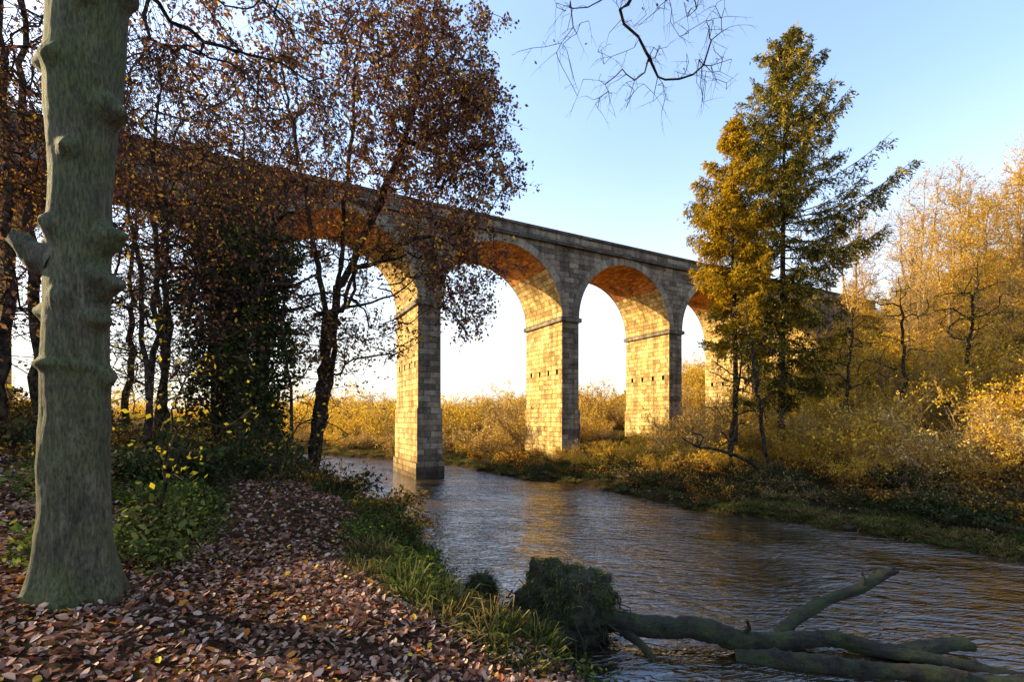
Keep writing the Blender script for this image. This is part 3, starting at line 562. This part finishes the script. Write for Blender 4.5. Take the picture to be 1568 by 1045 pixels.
# grass / herbs
def grassclump(name,mt,nb=90,h=.35,r=.18,dr=.6,w=.006,out_=.6):
    mb=MB(); a=rng.random(nb)*6.283; rr=r*rng.random(nb)**.5; P=np.stack([np.cos(a)*rr,np.sin(a)*rr,0*a],1)
    D=nrm(np.stack([np.cos(a)*out_,np.sin(a)*out_,np.ones(nb)],1)+rng.normal(size=(nb,3))*.3); blades(mb,P,D,h*rng.uniform(.5,1.3,nb),w,0,dr); return mb.mesh(name,[mt])
GR=[grassclump('grass_a',M_grass,130,.38,.22,1.0),grassclump('grass_b',M_grass,110,.28,.2,.8),grassclump('grass_c',M_drygrass,90,.42,.2,1.1)]
def herb(name,mt,n=60,h=.35,lf=.075):
    mb=MB(); a=rng.random(n)*6.283; rr=.25*rng.random(n)**.5; base=np.stack([np.cos(a)*rr*.5,np.sin(a)*rr*.5,0*a],1); top=np.stack([np.cos(a)*rr*1.7,np.sin(a)*rr*1.7,h*rng.uniform(.3,1.2,n)],1)
    P=np.stack([base,(base+top)/2+np.array([0,0,.05]),top],1); tubes(mb,P[:n//3],np.broadcast_to([.004,.003,.002],(n//3,3)),3,0)
    q=np.repeat(top,4,axis=0)+rng.normal(size=(n*4,3))*np.array([.06,.06,.05]); leaf_curled(mb,q,lf*rng.uniform(.6,1.4,len(q)),0,.5); return mb.mesh(name,[mt])
HB=[herb('herb_a',M_green,40,.3,.065),herb('herb_b',M_green,50,.22,.055),herb('herb_c',M_ivy,50,.28,.065)]
pts=region(760,(-11,3),(4.5,24),lambda x,y,s,lf:lf&(s>.0)&(s<2.1)&(y<24)&((x<.2)|(s<.9)))
scatter('bank_grass',GR[:2]+GR,pts,.8,1.6,.2,.03,part='tuft')
und=region(190,(-10,-2.6),(4.2,15),lambda x,y,s,lf:lf&(s>1.6)&(x<-.42*y-1.7)&(x>-.95*y-.3)&(np.sin(x*2.1+1)*np.sin(y*1.7)>-.35))
scatter('woodland_herbs',HB+GR,und,.6,1.4,.15,.02,part='herb')
scatter('bank_herbs',HB,region(110,(-8,1),(6,20),lambda x,y,s,lf:lf&(s>.2)&(s<2.2)),.6,1.3,.15,.02,part='herb')
scatter('right_bank_grass',GR,np.concatenate([region(500,(-2,30),(12,40),lambda x,y,s,lf:(~lf)&(s>.0)&(s<5)),region(180,(9.5,17.5),(14,24),lambda x,y,s,lf:(~lf)&(s>-.05)&(s<1.4))]),.7,1.5,.2,.02,part='tuft')
scatter('far_bank_grass',GR[2:]+GR[:2],region(300,(-30,12),(34,62),lambda x,y,s,lf:(~lf)&(s>.1)&(s<6)&offviad(x,y,.3)),1,2.4,.2,.02,part='tuft')

# leaf litter
def litter(n,xr,yr,cond,size,mb):
    p=region(n,xr,yr,cond); z=terr(p[:,0],p[:,1])[0]
    leaf_curled(mb,np.stack([p[:,0],p[:,1],z+rng.uniform(.004,.04,n)],1),size*rng.uniform(.5,1.4,n),0,.62)
mb=MB()
litter(34000,(-7,3.5),(1.2,7),lambda x,y,s,lf:lf&(s>.45),.066,mb)
litter(22000,(-14,-1),(6,15),lambda x,y,s,lf:lf&(s>.8)&(x>-1.25*y),.08,mb)
litter(3500,(6,34),(14,34),lambda x,y,s,lf:(~lf)&(s>.3)&(s<9),.12,mb)
obj('fallen_leaves',mb.mesh('fallen_leaves',[M_litter]))

# ------------------------------------------------------------ a few dark wet river stones
M_rock=barkmat('wet_stone',(.012,.010,.008),(.045,.038,.028),moss=(.035,.042,.014),scale=5,stretch=1,bump=.8,mossamt=.6)
mb=MB()
rp=[(p_[0],p_[1],rng.uniform(.10,.22)) for p_ in region(9,(4,16),(17,34),lambda x,y,s,lf:(~lf)&(s>-.7)&(s<.2))]+[(p_[0],p_[1],rng.uniform(.12,.28)) for p_ in region(14,(-3,1),(7,13),lambda x,y,s,lf:lf&(s>-.6)&(s<.1))]+[(.1,9.4,.16),(.3,9.1,.12),(2.0,9.2,.15),(-.2,9.9,.14)]
u=np.arange(16)*2*np.pi/16; v=np.linspace(-1.5,1.57,10)[:,None]
for (x,y,s) in rp:
    P=np.stack([np.cos(v)*np.cos(u)*s*rng.uniform(1,1.6),np.cos(v)*np.sin(u)*s,np.sin(v)*s*.6+0*u],-1); P=P*(1+.35*nz3(P+np.array([x,y,0]),2.2/s*.35,2))[...,None]+np.array([x,y,max(hz(x,y),-.12)+.02])
    ii=np.arange(9)[:,None]*16; jj=np.arange(16)[None]; j2=(jj+1)%16
    mb.add(P.reshape(-1,3),np.stack([ii+jj,ii+j2,ii+16+j2,ii+16+jj],-1).reshape(-1,4),0)
obj('river_stones',mb.mesh('river_stones',[M_rock],True))

# ------------------------------------------------------------ fallen logs and root plate
def logtube(mb,pts,r0,r1,k=28,mat=0,amp=.14):
    c=curve_pts(pts,.04); n_=len(c); sd=rng.random()*10; u=np.linspace(0,1,n_)[:,None]
    ln=np.linalg.norm(np.diff(c,axis=0),axis=1).sum()
    c=c+np.stack([0*u[:,0],.04*np.sin(u[:,0]*ln*2.1+sd),.03*np.sin(u[:,0]*ln*2.9+sd*2)],1)
    T=nrm(np.gradient(c,axis=0)); U=nrm(np.cross(T,[0,0,1.])); Wv=np.cross(U,T)
    t=np.arange(k)*2*np.pi/k; s=u*ln
    cy=np.stack([np.cos(t)[None]*.25+0*s,np.sin(t)[None]*.25+0*s,s+0*t[None]],-1)+sd
    rr=(r0+(r1-r0)*u)*(1+amp*np.sin(t*2+s*1.1+sd)*.5+.22*nz3(cy,1.6,2)+.14*nz3(cy,9,2))
    for q in range(int(ln*1.0)):
        uc=rng.random()*ln; tc_=rng.uniform(0,3.1); dt=(t-tc_+np.pi)%(2*np.pi)-np.pi
        rr=rr+r0*.4*np.exp(-((s-uc)/.07)**2-(dt/.35)**2)
    jag=(rng.random(k)*.16)[None]; V=c[:,None]+rr[...,None]*(np.cos(t)[None,:,None]*U[:,None]+np.sin(t)[None,:,None]*Wv[:,None])
    V[-1]+=T[-1]*jag[0][:,None]
    V=np.concatenate([V,c[-1]-T[-1]*.05+(V[-1:]-c[-1])*.3,np.broadcast_to(c[-1]-T[-1]*.06,(1,k,3))],0); n_+=2
    ii=np.arange(n_-1)[:,None]*k; jj=np.arange(k)[None]; j2=(jj+1)%k
    mb.add(V.reshape(-1,3),np.stack([ii+jj,ii+j2,ii+k+j2,ii+k+jj],-1).reshape(-1,4),mat)
lp=bpy.data.objects.new('fallen_tree_trunk',None); COL.objects.link(lp)
mb=MB()
logtube(mb,[(1.4,9.6,.52),(2.4,9.4,.38),(3.6,9.25,.34),(4.6,9.0,.20),(6.2,9.05,.22),(7.4,8.8,.12),(8.6,8.9,.2)],.23,.12)
logtube(mb,[(5.0,9.1,.05),(5.8,9.6,.42),(6.6,9.85,.68),(7.4,9.9,.88),(8.1,10.1,1.2)],.13,.10)
logtube(mb,[(4.2,8.8,.0),(5.6,8.4,.07),(7.3,8.05,.05),(9.8,7.7,.04)],.16,.15)
logtube(mb,[(6.4,9.0,.15),(7.2,8.65,.16),(8.0,8.5,.04),(9.4,8.1,-.10)],.11,.09)
logtube(mb,[(7.3,9.9,.85),(7.4,9.9,1.0),(7.42,9.95,1.1)],.045,.03)
logtube(mb,[(4.4,9.1,.25),(4.52,8.95,.44),(4.5,8.9,.52)],.06,.03)
logtube(mb,[(2.2,9.3,.3),(2.5,8.95,.12),(2.7,8.7,-.2)],.09,.06)
obj('logs',mb.mesh('logs',[M_log],True),parent=lp)
def clump(cx,cy,cz,rx,ry,rz,seed,ng=3600,gl=.20):
    mb=MB(); nu,nv=100,66; u=np.arange(nu)*2*np.pi/nu; v=np.linspace(-1.5,1.57,nv)[:,None]
    def S_(u,v):
        cv=np.cos(v)**.8; P=np.stack([cx+rx*cv*np.cos(u),cy+ry*cv*np.sin(u),cz+rz*np.sin(v)+0*u],-1)
        q=P-np.array([cx,cy,cz])+seed
        nn=nz3(q,1.5,2)+.45*nz3(q,5.,3)
        dr=nrm(P-np.array([cx,cy,cz])); return P+dr*(nn*.30*rx)[...,None]
    V=S_(u,v)
    ii=np.arange(nv-1)[:,None]*nu; jj=np.arange(nu)[None]; j2=(jj+1)%nu
    mb.add(V.reshape(-1,3),np.stack([ii+jj,ii+j2,ii+nu+j2,ii+nu+jj],-1).reshape(-1,4),0)
    k=ng; a=rng.random(k)*6.283; e=np.arcsin(rng.uniform(-.3,1,k)); keep=(np.sin(a*3+seed)+np.sin(e*6+a)>-1.2+(.9-e)*1.1); a=a[keep];e=e[keep];k=len(a); q=S_(a,e)
    D=nrm(np.stack([np.cos(a)*.7,np.sin(a)*.7,.5+np.sin(e)*.8],1)+rng.normal(size=(k,3))*.6)
    blades(mb,q,D,gl*rng.uniform(.3,1.5,k),.005,1,1.5)
    leaf_curled(mb,q[:k//2],.05*rng.uniform(.5,1.3,k//2),2,.5)
    k=130; a=rng.random(k)*6.283; P0=S_(a,rng.uniform(-1.0,.4,k))
    d=np.stack([np.cos(a)*.45,np.sin(a)*.45,-rng.uniform(-.1,.7,k)],1)*rz; t4=np.linspace(0,1,5)[None,:,None]
    tubes(mb,P0[:,None]+d[:,None]*t4+rng.normal(size=(k,5,3))*.05,np.broadcast_to([.022,.017,.012,.008,.004],(k,5)),4,0)
    return mb
M_earth=barkmat('root_earth',(.010,.008,.005),(.055,.038,.022),scale=6,stretch=1,bump=1,moss=(.05,.062,.012),mossamt=.65,bd=.06,mscale=3)
obj('root_plate',clump(1.12,9.75,.55,.98,.65,1.0,2,4600).mesh('root_plate',[M_earth,M_grass,M_green],True),parent=lp)
obj('grass_tussock',clump(-.75,11.7,.2,.36,.3,.32,5,900,.38).mesh('grass_tussock',[M_earth,M_grass,M_green],True))

# ------------------------------------------------------------ light, sky, camera
EL=24; AZ=-78
az=math.radians(AZ); el=math.radians(EL)
sd=Vector((math.sin(az)*math.cos(el),math.cos(az)*math.cos(el),math.sin(el)))
sl=bpy.data.lights.new('sun','SUN'); sl.energy=12; sl.angle=math.radians(.5); sl.color=(1,.76,.40)
so=bpy.data.objects.new('sun',sl); COL.objects.link(so); so.rotation_euler=sd.to_track_quat('Z','Y').to_euler(); so.location=(-60,20,60)
w=bpy.data.worlds.new('World'); sc.world=w; w.use_nodes=True; nt=w.node_tree; bg=nt.nodes['Background']; L=nt.links.new
sky=nt.nodes.new('ShaderNodeTexSky'); sky.sky_type='NISHITA'; sky.sun_disc=False; sky.sun_elevation=el; sky.sun_rotation=az; sky.air_density=1.0; sky.dust_density=1.3; sky.ozone_density=1.9
# thin high haze that thickens towards the horizon
tc=nt.nodes.new('ShaderNodeTexCoord'); sx=nt.nodes.new('ShaderNodeSeparateXYZ'); L(tc.outputs['Generated'],sx.inputs[0])
mr=nt.nodes.new('ShaderNodeMapRange'); mr.interpolation_type='SMOOTHSTEP'; mr.inputs[1].default_value=-.02; mr.inputs[2].default_value=.52; mr.inputs[3].default_value=.92; mr.inputs[4].default_value=.04; L(sx.outputs['Z'],mr.inputs[0])
nz=nt.nodes.new('ShaderNodeTexNoise'); nz.inputs['Scale'].default_value=1.6; nz.inputs['Detail'].default_value=4; L(tc.outputs['Generated'],nz.inputs[0])
ml=nt.nodes.new('ShaderNodeMath'); ml.operation='MULTIPLY_ADD'; L(nz.outputs['Fac'],ml.inputs[0]); ml.inputs[1].default_value=.25; ml.inputs[2].default_value=-.12
ad=nt.nodes.new('ShaderNodeMath'); ad.operation='ADD'; ad.use_clamp=True; L(mr.outputs[0],ad.inputs[0]); L(ml.outputs[0],ad.inputs[1])
mx=nt.nodes.new('ShaderNodeMixRGB'); L(ad.outputs[0],mx.inputs[0]); L(sky.outputs[0],mx.inputs[1]); mx.inputs[2].default_value=(2.7,2.55,2.3,1)
L(mx.outputs[0],bg.inputs[0]); bg.inputs[1].default_value=.50
cam=bpy.data.cameras.new('camera'); co=bpy.data.objects.new('camera',cam); COL.objects.link(co)
co.location=(0,0,4.5); co.rotation_euler=(math.radians(90),0,0); cam.lens=16.53; cam.sensor_width=36; cam.shift_y=.075; cam.clip_start=.05; cam.clip_end=3000
sc.camera=co
